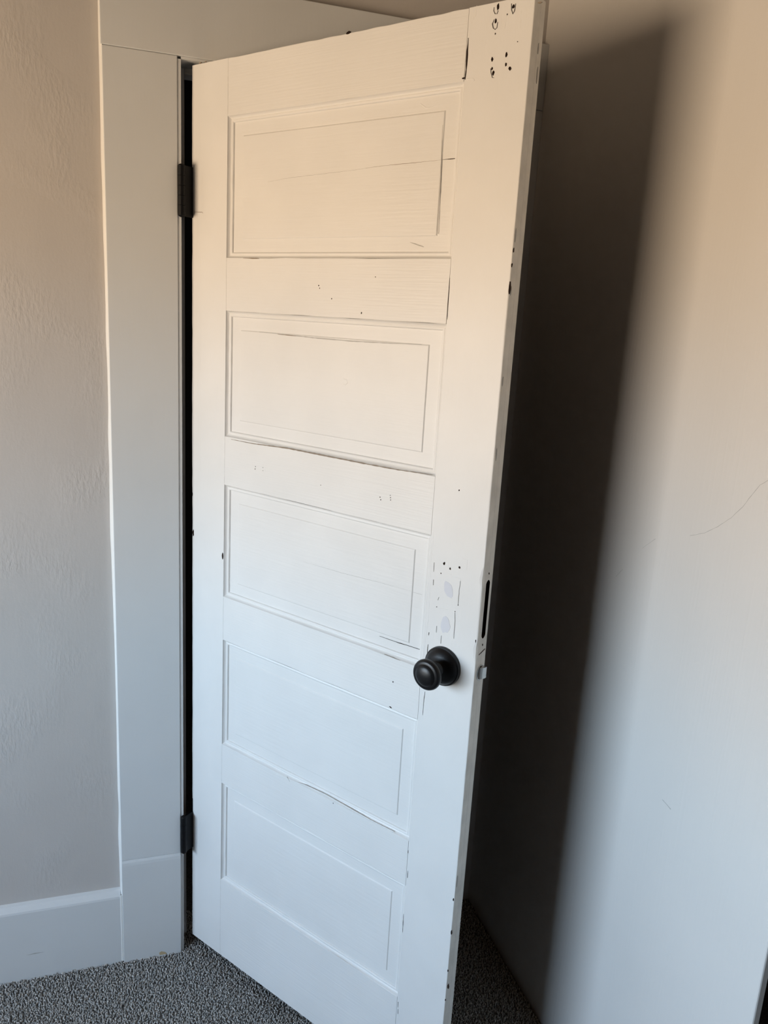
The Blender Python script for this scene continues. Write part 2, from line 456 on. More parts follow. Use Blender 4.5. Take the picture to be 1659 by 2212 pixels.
# ------------------------------------------------------------------ carpet pile
def carpet():
    pitch = 0.0044
    xs = np.arange(-0.75, 1.0, pitch); ys = np.arange(-1.25, 0.14, pitch)
    gx, gy = np.meshgrid(xs, ys)
    gx = gx.ravel() + rng.uniform(-.5, .5, gx.size) * pitch; gy = gy.ravel() + rng.uniform(-.5, .5, gy.size) * pitch
    ok = (gx < XR - 0.004) & ((gy < -0.001) | ((gx > JX0 + 0.002) & (gx < 0.45)))
    gx, gy = gx[ok], gy[ok]
    n = gx.size
    a = rng.uniform(0, 2 * np.pi, n); h = rng.uniform(0.0048, 0.0078, n); r0 = rng.uniform(0.0013, 0.0022, n)
    la = rng.uniform(0, 2 * np.pi, n); ll = rng.uniform(0.0008, 0.0040, n)
    V = np.empty((n, 7, 3), np.float32)
    for k in range(3):
        t = a + k * 2 * np.pi / 3
        V[:, k, 0] = gx + 0.7 * r0 * np.cos(t); V[:, k, 1] = gy + 0.7 * r0 * np.sin(t); V[:, k, 2] = -PILE - 0.0002
        V[:, 3 + k, 0] = gx + r0 * np.cos(t + .6) + .65 * ll * np.cos(la); V[:, 3 + k, 1] = gy + r0 * np.sin(t + .6) + .65 * ll * np.sin(la)
        V[:, 3 + k, 2] = -PILE + h * 0.72
    V[:, 6, 0] = gx + ll * np.cos(la); V[:, 6, 1] = gy + ll * np.sin(la); V[:, 6, 2] = -PILE + h
    tri = []
    for k in range(3):
        q = (k + 1) % 3
        tri += [(k, q, 3 + q), (k, 3 + q, 3 + k), (3 + k, 3 + q, 6)]
    T = (np.array(tri, np.int32)[None] + (np.arange(n, dtype=np.int32) * 7)[:, None, None]).reshape(-1)
    me = bpy.data.meshes.new('carpet_pile')
    me.vertices.add(n * 7); me.vertices.foreach_set('co', V.ravel())
    nt = n * 9
    me.loops.add(nt * 3); me.loops.foreach_set('vertex_index', T)
    me.polygons.add(nt)
    me.polygons.foreach_set('loop_start', np.arange(0, nt * 3, 3, dtype=np.int32))
    me.update(calc_edges=True)
    me.polygons.foreach_set('use_smooth', [True] * nt)
    me.materials.append(M_CARPET)
    o = bpy.data.objects.new('carpet_pile', me)
    link(o, floor, kind='stuff', label='short twisted grey carpet pile in front of the door')
carpet()

# ------------------------------------------------------------------ the door
TH, W, H, THICK = 0.9558, 0.751, 2.03, 0.0346
SL, SR = 0.1059, 0.6399
X0, Y0, GAP = 0.2320, 0.0150, 0.0300
PAN = [(1.6667, 1.9283), (1.3061, 1.5628), (0.9474, 1.2006), (0.5841, 0.8434), (0.2180, 0.4824)]   # panel openings, top to bottom
door = empty('door_1', (X0, Y0, GAP), -TH, kind='structure',
             label='old white five-panel door standing half open with a black knob', cat='door')
_c, _s = math.cos(TH), math.sin(TH)

# left stile: loft with an uneven worn arris
def stile(name, u0, u1, worn_right, mats):
    n = 260
    vs = np.linspace(0, H, n)
    if worn_right:
        extra = []
        for a_ in (1.033, 1.141):
            extra += list(a_ + np.linspace(-0.006, 0.006, 9))
        vs = np.unique(np.concatenate([vs, extra]))
        n = len(vs)
    r = np.random.default_rng(3 if worn_right else 4)
    ar = 0.0019 + smooth_noise(n, 3, 0.0005, r) + smooth_noise(n, 14, 0.0009, r)
    side = 0.0 + smooth_noise(n, 40, 0.0006, r) + smooth_noise(n, 4, 0.0002, r)
    V, Fc, ids = [], [], []
    for i, v in enumerate(vs):
        a = max(0.0012, ar[i]); s_ = side[i]
        if worn_right:
            # notch of the old mortise plate
            for c0, w0, dep in ((1.150, 0.016, 0.0045), (1.012, 0.017, 0.0045)):
                a += dep * max(0.0, 1 - ((v - c0) / w0) ** 2) ** 0.6 if abs(v - c0) < w0 else 0
            if 1.012 < v < 1.150: a += 0.0018
            hwid, dep = 0.00005, 0.0
            lo, hi = 1.033, 1.141
            if lo <= v <= hi:
                t = min(v - lo, hi - v)
                hwid = 0.0065 * min(1.0, math.sqrt(max(t, 0) / 0.006)) + 0.00005
                dep = 0.022
            yc = 0.0185
            row = [(u0, 0.0), (u1 - a, 0.0), (u1 - a * 0.35, a * 0.15), (u1 - 0.0001 + s_ * .3, a * 0.6),
                   (u1 + s_ * .3, yc - hwid), (u1 - dep, yc - hwid), (u1 - dep, yc + hwid), (u1 + s_ * .3, yc + hwid),
                   (u1 - 0.0004 + s_ * .3, THICK - 0.0015), (u1 - 0.002, THICK), (u0, THICK)]
        else:
            row = [(u1, 0.0), (u0 + a * 1.1, 0.0), (u0 + a * 0.5, a * 0.2), (u0 + 0.0002 + s_ * .8, a * 0.9), (u0 + s_ * .4, THICK - 0.002), (u0 + 0.002, THICK), (u1, THICK)]
        top = 0.0
        if i == n - 1:
            V += [(p[0], p[1], v + 0.0) for p in row]
        else:
            V += [(p[0], p[1], v) for p in row]
    k = len(V) // n
    for i in range(n - 1):
        for j in range(k):
            q = (j + 1) % k
            Fc.append((i * k + j, i * k + q, (i + 1) * k + q, (i + 1) * k + j))
            if worn_right:
                ids.append(0 if j in (0, 1) else 2 if j in (4, 5, 6) else 3 if j in (8, 9) else 1 if j in (2, 3, 7) else 0)
            else:
                ids.append(3 if j in (3, 4, 5) else 0)
    Fc.append(tuple(range(k))); ids.append(1); Fc.append(tuple((n - 1) * k + j for j in range(k))); ids.append(1)
    return mesh_obj(name, V, Fc, mats, door, mat_ids=ids)
st_mats = [M_STILE, M_EDGE, M_HOLE, M_WOOD]
stile_l = stile('stile', 0.0, SL - 0.0002, False, st_mats)
stile_r = stile('stile', SR + 0.0002, W, True, st_mats)

# rails
rail_z = [(PAN[0][1], H)] + [(PAN[i + 1][1], PAN[i][0]) for i in range(4)] + [(0.0, PAN[4][0])]
rails = []
RD = 0.0125
for i, (z0, z1) in enumerate(rail_z):
    gb, gt = [(0.0009, 0.0003), (0.0010, 0.0003), (0.0004, 0.0003), (0.0004, 0.0006), (0.0004, 0.0007), (0.0003, 0.0005)][i]
    nseg = 60
    us = np.linspace(SL + 0.0002, SR, nseg)
    rr = np.random.default_rng(20 + i)
    lo = z0 + smooth_noise(nseg, 5, 0.0005, rr); hi = z1 + smooth_noise(nseg, 5, 0.0005, rr)
    if i == 0: hi = np.full(nseg, H) + smooth_noise(nseg, 3, 0.0006, rr)
    if i == 5: lo = np.full(nseg, 0.0)
    V, Fc = [], []
    for k in range(nseg):
        g_lo = gb if k == nseg - 1 else 0; g_hi = gt if k == nseg - 1 else 0
        bz = 0.0008
        V += [(us[k] - g_lo, bz, lo[k]), (us[k] - g_lo, 0, lo[k] + bz), (us[k] - g_hi, 0, hi[k] - bz), (us[k] - g_hi, bz, hi[k]), (us[k] - g_hi, RD, hi[k]), (us[k] - g_lo, RD, lo[k])]
    for k in range(nseg - 1):
        for j in range(6):
            q = (j + 1) % 6
            Fc.append((k * 6 + j, k * 6 + q, (k + 1) * 6 + q, (k + 1) * 6 + j))
    Fc += [tuple(range(6)), tuple((nseg - 1) * 6 + j for j in range(6))]
    rails.append(mesh_obj('rail', V, Fc, M_RAIL, door))
box('door_core', SL, SR, RD, THICK, 0.001, H - 0.0005, M_WOOD, door, label='unseen back of the door, coloured dark to deepen the shade behind it')

# panels with their bead mouldings and raised fields
BEAD = [(0.0, 0.0001), (0.0003, 0.0012), (0.0016, 0.0036), (0.0034, 0.0056), (0.0050, 0.0062), (0.0060, 0.0056), (0.0078, 0.0052), (0.0096, 0.0058), (0.0107, 0.0070), (0.0112, 0.0092), (0.0112, 0.0125), (0.0, 0.0125)]
D_MARGIN, D_FIELD = 0.0088, 0.0070
panels = []
for pi, (z0, z1) in enumerate(PAN):
    V, Fc = [], []
    def ring(ins, d, wob=0.0):
        a = [(SL + ins, d, z0 + ins), (SR - ins, d, z0 + ins), (SR - ins, d, z1 - ins), (SL + ins, d, z1 - ins)]
        i0 = len(V); V.extend(a); return i0
    fi = 0.0355
    r_ = [ring(0.0, D_MARGIN + 0.001), ring(0.004, D_MARGIN), ring(fi, D_MARGIN), ring(fi + 0.0005, D_MARGIN - 0.0003), ring(fi + 0.0018, D_FIELD + 0.0002), ring(fi + 0.0026, D_FIELD)]
    for a, b2 in zip(r_[:-1], r_[1:]):
        for k in range(4):
            q = (k + 1) % 4
            Fc.append((a + k, a + q, b2 + q, b2 + k))
    Fc.append(tuple(r_[-1] + k for k in range(4)))
    i0 = len(V); V += [(SL, RD, z0), (SR, RD, z0), (SR, RD, z1), (SL, RD, z1)]
    for k in range(4):
        q = (k + 1) % 4
        Fc.append((k, q, i0 + q, i0 + k))
    Fc.append((i0, i0 + 3, i0 + 2, i0 + 1))
    pan = mesh_obj('panel', V, Fc, M_PANEL, door)
    panels.append(pan)
    # four mitred bead strips, a little wavy under the paint
    rr = np.random.default_rng(50 + pi)
    for side in range(4):
        L0, L1 = (SL, SR) if side in (0, 2) else (z0, z1)
        n = 40
        wob = smooth_noise(n, 4, 0.0004, rr); wob[0] = wob[-1] = 0
        V, Fc = [], []
        k = len(BEAD)
        for i in range(n):
            t = i / (n - 1)
            for j, (w_, d_) in enumerate(BEAD):
                a = (L0 + w_) * (1 - t) + (L1 - w_) * t
                dd = d_ + (wob[i] if 1 < j < 9 else 0)
                if side == 0: V.append((a, dd, z0 + w_))
                elif side == 2: V.append((a, dd, z1 - w_))
                elif side == 1: V.append((SR - w_, dd, a))
                else: V.append((SL + w_, dd, a))
        for i in range(n - 1):
            for j in range(k):
                q = (j + 1) % k
                Fc.append((i * k + j, i * k + q, (i + 1) * k + q, (i + 1) * k + j))
        Fc += [tuple(range(k)), tuple((n - 1) * k + j for j in range(k))]
        auto_smooth(mesh_obj('moulding', V, Fc, M_BEAD, pan), 40)

# ------------------------------------------------------------------ doorknob
KU, KV = 0.6858, 0.9670
Mk = Matrix(((1, 0, 0, KU), (0, 0, -1, 0), (0, 1, 0, KV), (0, 0, 0, 1)))    # local h axis points out of the door face (-Y)
knob = empty('doorknob', (0, 0, 0), 0, parent=door)
knob['label'] = 'matte black round doorknob'
g = MB(); g.lathe([(0.0364, 0.0), (0.0364, 0.0045), (0.0357, 0.0062), (0.0340, 0.0070), (0.0332, 0.0078), (0.0316, 0.0100), (0.0276, 0.0135), (0.0216, 0.0165), (0.0158, 0.0185), (0.0135, 0.0205)], 64, Mk)
auto_smooth(g.build('rosette', M_KNOB, knob), 30)
g = MB(); g.lathe([(0.0135, 0.0195), (0.0124, 0.0225), (0.0122, 0.034), (0.0142, 0.0375), (0.0200, 0.0405), (0.0253, 0.0440), (0.0276, 0.0480), (0.0283, 0.0515), (0.0276, 0.0545), (0.0258, 0.0568), (0.0237, 0.0580),
                  (0.0203, 0.0584), (0.0193, 0.0592), (0.0181, 0.0608), (0.0148, 0.0626), (0.0090, 0.0642), (0.0032, 0.0648), (0.0003, 0.0649)], 64, Mk)
auto_smooth(g.build('handle', M_KNOB, knob), 30)

# ------------------------------------------------------------------ latch on the door edge
LV = 0.9690
latch = empty('latch', (0, 0, 0), 0, parent=door)
latch['label'] = 'small satin metal spring latch in the door edge'
n = 24
V = []; Fc = []
YC = 0.0185
for k in range(n):
    a = 2 * math.pi * k / n
    V += [(W - 0.0005, YC + 0.0125 * math.cos(a), LV + 0.0150 * math.sin(a)), (W + 0.0008, YC + 0.0122 * math.cos(a), LV + 0.0147 * math.sin(a)), (W + 0.0009, YC + 0.0102 * math.cos(a), LV + 0.0127 * math.sin(a)), (W + 0.0003, YC + 0.0098 * math.cos(a), LV + 0.0122 * math.sin(a))]
for k in range(n):
    q = (k + 1) % n
    for j in range(3): Fc.append((k * 4 + j, k * 4 + j + 1, q * 4 + j + 1, q * 4 + j))
Fc.append(tuple(k * 4 + 3 for k in range(n)))
mesh_obj('latch_collar', V, Fc, [M_STEEL, M_HOLE], latch, mat_ids=[0] * (3 * n) + [1])
g = MB()
g.prism([(W - 0.01, YC - 0.0062), (W + 0.0010, YC - 0.0062), (W + 0.0035, YC - 0.0052), (W + 0.0060, YC - 0.0022), (W + 0.0076, YC + 0.0030), (W + 0.0082, YC + 0.0068), (W + 0.0082, YC + 0.0086), (W - 0.01, YC + 0.0086)], 'z', LV - 0.0105, LV + 0.0105)
auto_smooth(g.build('latch_bolt', M_STEEL, latch), 25)

# ------------------------------------------------------------------ hinges
def to_door(x, y):
    dx, dy = x - X0, y - Y0
    return dx * _c - dy * _s, dx * _s + dy * _c
for z0, z1, ext in ((1.773, 1.874, 0.0), (0.287, 0.391, 0.034)):
    hg = empty('hinge', (0, 0, 0), 0, parent=door)
    hg['label'] = 'black butt hinge, %s one' % ('upper' if z0 > 1 else 'lower')
    pxl, pyl = to_door(0.2108, -0.0040)
    Mh = Matrix.Translation((pxl, pyl, z0 - GAP))
    L = z1 - z0
    R_ = 0.0076
    prof = [(0.0030, 0.0), (0.0056, 0.0012), (R_, 0.0035)]
    for k in range(5):
        a, b2 = 0.0035 + (L - 0.007) * k / 5, 0.0035 + (L - 0.007) * (k + 1) / 5
        prof += [(R_, a + 0.0004), (R_, b2 - 0.0004)]
        if k < 4: prof += [(R_ - 0.0007, b2)]
    prof += [(R_, L - 0.0035), (0.0056, L - 0.0012), (0.0030, L)]
    g = MB(); g.lathe(prof, 20, Mh)
    auto_smooth(g.build('knuckle', M_HINGE, hg), 40)
    a = to_door(0.2125, -0.0060); b2 = to_door(0.2345, 0.0120)
    a2 = to_door(0.2135, 0.0000); b3 = (0.0030, 0.0045)
    g = MB(); g.prism([a, b2, (0.0032, -0.0008), b3, (-0.001, 0.028), (-0.004, 0.028), (-0.004, 0.006), a2], 'z', z0 - GAP + 0.002, z1 - GAP - 0.002)
    g.build('leaf', M_HINGE, hg, bevel=0.0008)
    if ext:
        g = MB(); g.prism([(-0.0015, 0.0002), (0.0032, -0.0006), (0.0034, 0.0030), (-0.0015, 0.02)], 'z', z1 - GAP - 0.004, z1 - GAP + ext)
        g.build('leaf', M_HINGE, hg, bevel=0.0008)

# ------------------------------------------------------------------ marks on the door: nail holes, chips, cracks, ridges
def blob(name, u, v, ru, rv, mat, parent, depth=0.0, proud=0.0003, n=9, rot=0.0, jag=0.25):
    """small flat-bottomed irregular mark lying in the surface"""
    pts = []
    for k in range(n):
        a = 2 * math.pi * k / n
        q = 1 + random.uniform(-jag, jag)
        x, z = ru * q * math.cos(a), rv * q * math.sin(a)
        pts.append((u + x * math.cos(rot) - z * math.sin(rot), v + x * math.sin(rot) + z * math.cos(rot)))
    g = MB(); g.prism(pts, 'y', depth - proud, depth + 0.001)
    return g.build(name, mat, parent)

def ribbon(name, pts, width, mat, parent, depth=0.0, proud=0.00025, taper=True):
    """thin line through (u, v) points, laid on the door face"""
    P = [Vector(p) for p in pts]
    # resample
    Q = []
    for a, b2 in zip(P[:-1], P[1:]):
        m_ = max(1, int((b2 - a).length / 0.006))
        Q += [a.lerp(b2, k / m_) for k in range(m_)]
    Q.append(P[-1])
    V, Fc = [], []
    N = len(Q)
    for i, p in enumerate(Q):
        d = (Q[min(i + 1, N - 1)] - Q[max(i - 1, 0)]).normalized()
        nrm = Vector((-d.y, d.x))
        w_ = width * random.uniform(0.6, 1.2) * (0.3 + 0.7 * math.sin(math.pi * (i + 0.5) / N) if taper else 1) / 2
        j = nrm * random.uniform(-1, 1) * (width * 0.4 if width < 0.001 else 0.0001)
        for sgn in (-1, 1):
            q = p + j + nrm * w_ * sgn
            V.append((q.x, depth - proud, q.y))
        V.append((p.x + j.x, depth + 0.0008, p.y + j.y))
    for i in range(N - 1):
        a, b2 = i * 3, (i + 1) * 3
        Fc += [(a, a + 1, b2 + 1, b2), (a + 1, a + 2, b2 + 2, b2 + 1), (a + 2, a, b2, b2 + 2)]
    Fc += [(0, 2, 1), ((N - 1) * 3, (N - 1) * 3 + 1, (N - 1) * 3 + 2)]
    return mesh_obj(name, V, Fc, mat, parent)

def ridge(name, pts, rad, parent, depth=0.0, mat=None, closed=False):
    """raised line of old paint, half-round, through (u, v) points"""
    P = [Vector(p) for p in pts]
    if closed: P.append(P[0])
    Q = []
    for a, b2 in zip(P[:-1], P[1:]):
        m_ = max(1, int((b2 - a).length / 0.004))
        Q += [a.lerp(b2, k / m_) for k in range(m_)]
    Q.append(P[-1])
    V, Fc = [], []
    N = len(Q); S = 5
    for i, p in enumerate(Q):
        d = (Q[min(i + 1, N - 1)] - Q[max(i - 1, 0)]).normalized()
        nrm = Vector((-d.y, d.x))
        r_i = rad * random.uniform(0.75, 1.25)
        for k in range(S):
            a = math.pi * k / (S - 1)
            q = p + nrm * r_i * math.cos(a) * 1.6
            V.append((q.x, depth + 0.0003 - r_i * 0.8 * math.sin(a), q.y))
    for i in range(N - 1):
        for k in range(S - 1):
            Fc.append((i * S + k, i * S + k + 1, (i + 1) * S + k + 1, (i + 1) * S + k))
        Fc.append((i * S + S - 1, i * S, (i + 1) * S, (i + 1) * S + S - 1))
    Fc += [tuple(range(S)), tuple((N - 1) * S + k for k in range(S))]
    return auto_smooth(mesh_obj(name, V, Fc, mat or M_BEAD, parent), 60)

# (u, v) in metres on the door face, from the hinge side and the bottom edge
blob('nail_hole', 0.6900, 2.0232, 0.0022, 0.005, M_HOLE, stile_r, n=10)
blob('nail_hole', 0.6880, 2.0050, 0.0021, 0.003, M_HOLE, stile_r, n=10)
blob('nail_hole', 0.6889, 1.9876, 0.001, 0.0013, M_HOLE, stile_r, n=10)
blob('nail_hole', 0.7158, 2.0197, 0.0022, 0.003, M_HOLE, stile_r, n=10)
blob('nail_hole', 0.7068, 2.0107, 0.0009, 0.001, M_HOLE, stile_r, n=10)
blob('nail_hole', 0.6869, 1.9534, 0.0019, 0.0031, M_HOLE, stile_r, n=10)
blob('nail_hole', 0.7109, 1.9566, 0.0017, 0.0033, M_HOLE, stile_r, n=10)
blob('nail_hole', 0.7116, 1.9428, 0.0017, 0.0024, M_HOLE, stile_r, n=10)
blob('nail_hole', 0.6882, 1.9406, 0.0017, 0.0022, M_HOLE, stile_r, n=10)
blob('nail_hole', 0.6908, 1.9340, 0.0021, 0.0029, M_HOLE, stile_r, n=10)
blob('nail_hole', 0.7188, 1.9369, 0.0026, 0.0028, M_HOLE, stile_r, n=10)
blob('nail_hole', 0.7278, 1.9716, 0.0007, 0.0007, M_HOLE, stile_r, n=10)
ridge('paint_lip', [(0.6837, 2.0236), (0.6834, 2.0187), (0.6862, 2.0146), (0.6894, 2.0141), (0.6905, 2.0182)], 0.0007, stile_r)
ribbon('paint_crack', [(0.6837, 2.0236), (0.6834, 2.0187), (0.6862, 2.0146), (0.6894, 2.0141), (0.6905, 2.0182)], 0.0008, M_DARKLINE, stile_r, proud=0.001)
ridge('paint_lip', [(0.6854, 2.0073), (0.6828, 2.0015), (0.6850, 1.9956), (0.6884, 1.9932), (0.6913, 1.9953), (0.6913, 2.0027)], 0.0007, stile_r)
ribbon('paint_crack', [(0.6854, 2.0073), (0.6828, 2.0015), (0.6850, 1.9956), (0.6884, 1.9932), (0.6913, 1.9953), (0.6913, 2.0027)], 0.0008, M_DARKLINE, stile_r, proud=0.001)
ridge('paint_lip', [(0.7123, 2.0238), (0.7136, 2.0152), (0.7161, 2.0093), (0.7188, 2.0131), (0.7193, 2.0227)], 0.0007, stile_r)
ribbon('paint_crack', [(0.7123, 2.0238), (0.7136, 2.0152), (0.7161, 2.0093), (0.7188, 2.0131), (0.7193, 2.0227)], 0.0008, M_DARKLINE, stile_r, proud=0.001)
ridge('paint_lip', [(0.6857, 1.9409), (0.6872, 1.9344), (0.6903, 1.9277), (0.6927, 1.9274)], 0.0007, stile_r)
ribbon('paint_crack', [(0.6857, 1.9409), (0.6872, 1.9344), (0.6903, 1.9277), (0.6927, 1.9274)], 0.0008, M_DARKLINE, stile_r, proud=0.001)
ridge('paint_lip', [(0.7161, 1.9366), (0.7195, 1.9336), (0.7215, 1.9365)], 0.0007, stile_r)
ribbon('paint_crack', [(0.7161, 1.9366), (0.7195, 1.9336), (0.7215, 1.9365)], 0.0008, M_DARKLINE, stile_r, proud=0.001)
ridge('paint_ridge', [(0.6439, 2.0299), (0.6437, 2.0149)], 0.0005, stile_r)
ridge('paint_ridge', [(0.6496, 2.0303), (0.6488, 2.0129)], 0.0005, stile_r)
ridge('paint_ridge', [(0.6527, 2.0310), (0.6517, 2.0162)], 0.0005, stile_r)
ridge('paint_ridge', [(0.7296, 2.0114), (0.7304, 1.9895)], 0.0005, stile_r)
ridge('paint_ridge', [(0.7052, 2.0116), (0.7041, 1.9922)], 0.0005, stile_r)
ribbon('joint_crack', [(0.6421, 1.9886), (0.6418, 1.9707), (0.6423, 1.9514), (0.6419, 1.9385), (0.6414, 1.9308)], 0.003, M_HOLE, stile_r, taper=True)
blob('nail_hole', 0.6382, 1.9331, 0.003, 0.0013, M_HOLE, rails[0])
ribbon('joint_crack', [(0.6402, 1.6365), (0.6402, 1.6073), (0.6408, 1.5704)], 0.0013, M_HOLE, stile_r)
ribbon('joint_crack', [(0.6507, 1.1528), (0.6512, 1.1358)], 0.0011, M_DARKLINE, stile_r)
ribbon('joint_crack', [(0.6519, 1.1213), (0.6523, 1.1110)], 0.001, M_DARKLINE, stile_r)
ribbon('joint_crack', [(0.6509, 1.0208), (0.6504, 1.0152)], 0.0012, M_HOLE, stile_r)
ribbon('joint_crack', [(0.6504, 0.9973), (0.6504, 0.9792)], 0.0015, M_HOLE, stile_r)
ribbon('joint_crack', [(0.6515, 0.9043), (0.6504, 0.8797), (0.6503, 0.8561)], 0.0012, M_DARKLINE, stile_r)
ribbon('joint_crack', [(0.6404, 0.5631), (0.6403, 0.5569)], 0.0013, M_DARKLINE, stile_r)
ribbon('joint_crack', [(0.6428, 0.5184), (0.6429, 0.5027)], 0.0013, M_HOLE, stile_r)
ribbon('joint_crack', [(0.6404, 0.4180), (0.6408, 0.3747)], 0.0013, M_HOLE, stile_r)
ribbon('joint_crack', [(0.6425, 0.2071), (0.6429, 0.1936)], 0.0013, M_DARKLINE, stile_r)
ribbon('joint_crack', [(0.6438, 0.1895), (0.6440, 0.1781)], 0.0013, M_HOLE, stile_r)
ribbon('joint_line', [(0.1059, 1.9323), (0.1059, 2.0260)], 0.0004, M_SMUDGE, stile_l, taper=False, proud=0.00015)
ribbon('joint_line', [(0.1059, 1.5668), (0.1059, 1.6627)], 0.0004, M_SMUDGE, stile_l, taper=False, proud=0.00015)
ribbon('joint_line', [(0.1059, 1.2046), (0.1059, 1.3021)], 0.0004, M_SMUDGE, stile_l, taper=False, proud=0.00015)
ribbon('joint_line', [(0.1059, 0.8474), (0.1059, 0.9434)], 0.0004, M_SMUDGE, stile_l, taper=False, proud=0.00015)
ribbon('joint_line', [(0.1059, 0.4864), (0.1059, 0.5801)], 0.0004, M_SMUDGE, stile_l, taper=False, proud=0.00015)
ribbon('joint_line', [(0.1059, 0.0040), (0.1059, 0.2140)], 0.0004, M_SMUDGE, stile_l, taper=False, proud=0.00015)
blob('nail_hole', 0.3555, 1.6181, 0.001, 0.0012, M_HOLE, rails[1])
blob('nail_hole', 0.3580, 1.6136, 0.0009, 0.00108, M_HOLE, rails[1])
blob('nail_hole', 0.3882, 1.5956, 0.001, 0.0012, M_HOLE, rails[1])
blob('nail_hole', 0.4594, 1.5734, 0.0013, 0.00156, M_HOLE, rails[1])
blob('nail_hole', 0.4865, 1.6357, 0.0008, 0.00096, M_HOLE, rails[1])
blob('nail_hole', 0.1995, 1.2548, 0.0009, 0.00108, M_HOLE, rails[2])
blob('nail_hole', 0.1983, 1.2497, 0.001, 0.0012, M_HOLE, rails[2])
blob('nail_hole', 0.2210, 1.2562, 0.0007, 0.00084, M_HOLE, rails[2])
blob('nail_hole', 0.2212, 1.2495, 0.0006, 0.00072, M_HOLE, rails[2])
blob('nail_hole', 0.5235, 1.2483, 0.0009, 0.00108, M_HOLE, rails[2])
blob('nail_hole', 0.5254, 1.2439, 0.001, 0.0012, M_HOLE, rails[2])
blob('nail_hole', 0.5463, 1.2558, 0.0008, 0.00096, M_HOLE, rails[2])
blob('nail_hole', 0.5471, 1.2517, 0.0008, 0.00096, M_HOLE, rails[2])
blob('nail_hole', 0.5479, 1.2475, 0.0009, 0.00108, M_HOLE, rails[2])
blob('nail_hole', 0.3792, 1.2463, 0.0007, 0.00084, M_HOLE, rails[2])
blob('nail_hole', 0.6899, 1.2903, 0.0012, 0.00144, M_HOLE, rails[2])
blob('nail_hole', 0.5787, 0.8993, 0.0013, 0.00156, M_HOLE, rails[3])
blob('nail_hole', 0.4472, 0.5806, 0.0009, 0.00108, M_HOLE, rails[4])
blob('nail_hole', 0.6714, 1.1555, 0.0022, 0.003, M_HOLE, stile_r, n=9)
blob('nail_hole', 0.6844, 1.1493, 0.0017, 0.0022, M_HOLE, stile_r, n=9)
blob('nail_hole', 0.7028, 1.1561, 0.0017, 0.0025, M_HOLE, stile_r, n=9)
blob('nail_hole', 0.6663, 1.1364, 0.0012, 0.001, M_HOLE, stile_r, n=9)
blob('filler_patch', 0.6841, 1.1104, 0.0085, 0.015, M_FILL, stile_r, n=14, rot=0.35, jag=0.12)
blob('filler_patch', 0.6836, 1.0444, 0.0098, 0.015, M_FILL, stile_r, n=14, rot=-0.1, jag=0.14)
ridge('paint_ridge', [(0.7071, 1.1349), (0.7061, 1.1152), (0.7063, 1.0871)], 0.00055, stile_r)
ridge('paint_ridge', [(0.7013, 1.0737), (0.7030, 1.0499), (0.7029, 1.0245)], 0.00055, stile_r)
ridge('paint_ridge', [(0.6663, 1.0394), (0.6662, 1.0234)], 0.00055, stile_r)
ridge('paint_ridge', [(0.6772, 1.0231), (0.6772, 1.0062)], 0.00055, stile_r)
ridge('paint_ridge', [(0.6801, 1.1605), (0.6801, 1.1385)], 0.00055, stile_r)
ridge('paint_ridge', [(0.6873, 1.1436), (0.6865, 1.1375)], 0.00055, stile_r)
ridge('paint_ridge', [(0.7082, 1.1729), (0.7167, 1.1723), (0.7174, 1.1542)], 0.00055, stile_r)
ridge('paint_ridge', [(0.6658, 1.0919), (0.6639, 1.0853)], 0.00055, stile_r)
ridge('paint_ridge', [(0.6635, 1.0721), (0.6790, 1.0745), (0.6984, 1.0746)], 0.00055, stile_r)
ridge('paint_ridge', [(0.6851, 1.1371), (0.7069, 1.1365)], 0.00055, stile_r)
ridge('paint_ridge', [(0.6419, 1.1807), (0.6455, 1.1214), (0.6468, 1.0517), (0.6441, 1.0062), (0.6420, 0.9693)], 0.00055, stile_r)
ridge('paint_ridge', [(0.6435, 1.2149), (0.6458, 1.1645)], 0.00055, stile_r)
ribbon('paint_crack', [(0.7069, 1.1323), (0.7061, 1.1152), (0.7061, 1.0887)], 0.0007, M_SMUDGE, stile_r, proud=0.0009)
ribbon('paint_crack', [(0.7014, 1.0728), (0.7030, 1.0499), (0.7029, 1.0245)], 0.0007, M_SMUDGE, stile_r, proud=0.0009)
ribbon('paint_crack', [(0.6660, 1.0376), (0.6661, 1.0252)], 0.0007, M_SMUDGE, stile_r, proud=0.0009)
ribbon('paint_crack', [(0.6772, 1.0222), (0.6771, 1.0071)], 0.0007, M_SMUDGE, stile_r, proud=0.0009)
ribbon('paint_crack', [(0.6658, 1.0919), (0.6643, 1.0863)], 0.0007, M_SMUDGE, stile_r, proud=0.0009)
blob('nail_hole', 0.6630, 1.0728, 0.0009, 0.0009, M_HOLE, stile_r)
blob('nail_hole', 0.7012, 1.0745, 0.0009, 0.0011, M_HOLE, stile_r)
blob('nail_hole', 0.7062, 1.0879, 0.0007, 0.0012, M_HOLE, stile_r)
blob('paint_chip', 0.1025, 1.0403, 0.0023, 0.0077, M_HOLE, stile_l, n=8, jag=0.1)
blob('paint_chip', 0.0046, 1.0726, 0.0026, 0.0075, M_HOLE, stile_l, n=10)
blob('paint_chip', 0.0022, 1.1611, 0.001, 0.004, M_HOLE, stile_l, n=8)
blob('paint_chip', 0.5771, 0.8459, 0.0035, 0.0012, M_HOLE, rails[3], n=8, rot=-0.2)
ribbon('paint_crack', [(0.0069, 1.7564), (0.0326, 1.7552), (0.0347, 1.7529)], 0.001, M_LINE, stile_l)
blob('paint_chip', 0.7515, 1.6569, 0.001, 0.003, M_HOLE, stile_r, n=9, proud=0.0004)
blob('paint_chip', 0.7516, 1.6217, 0.0017, 0.0105, M_HOLE, stile_r, n=9, proud=0.0004)
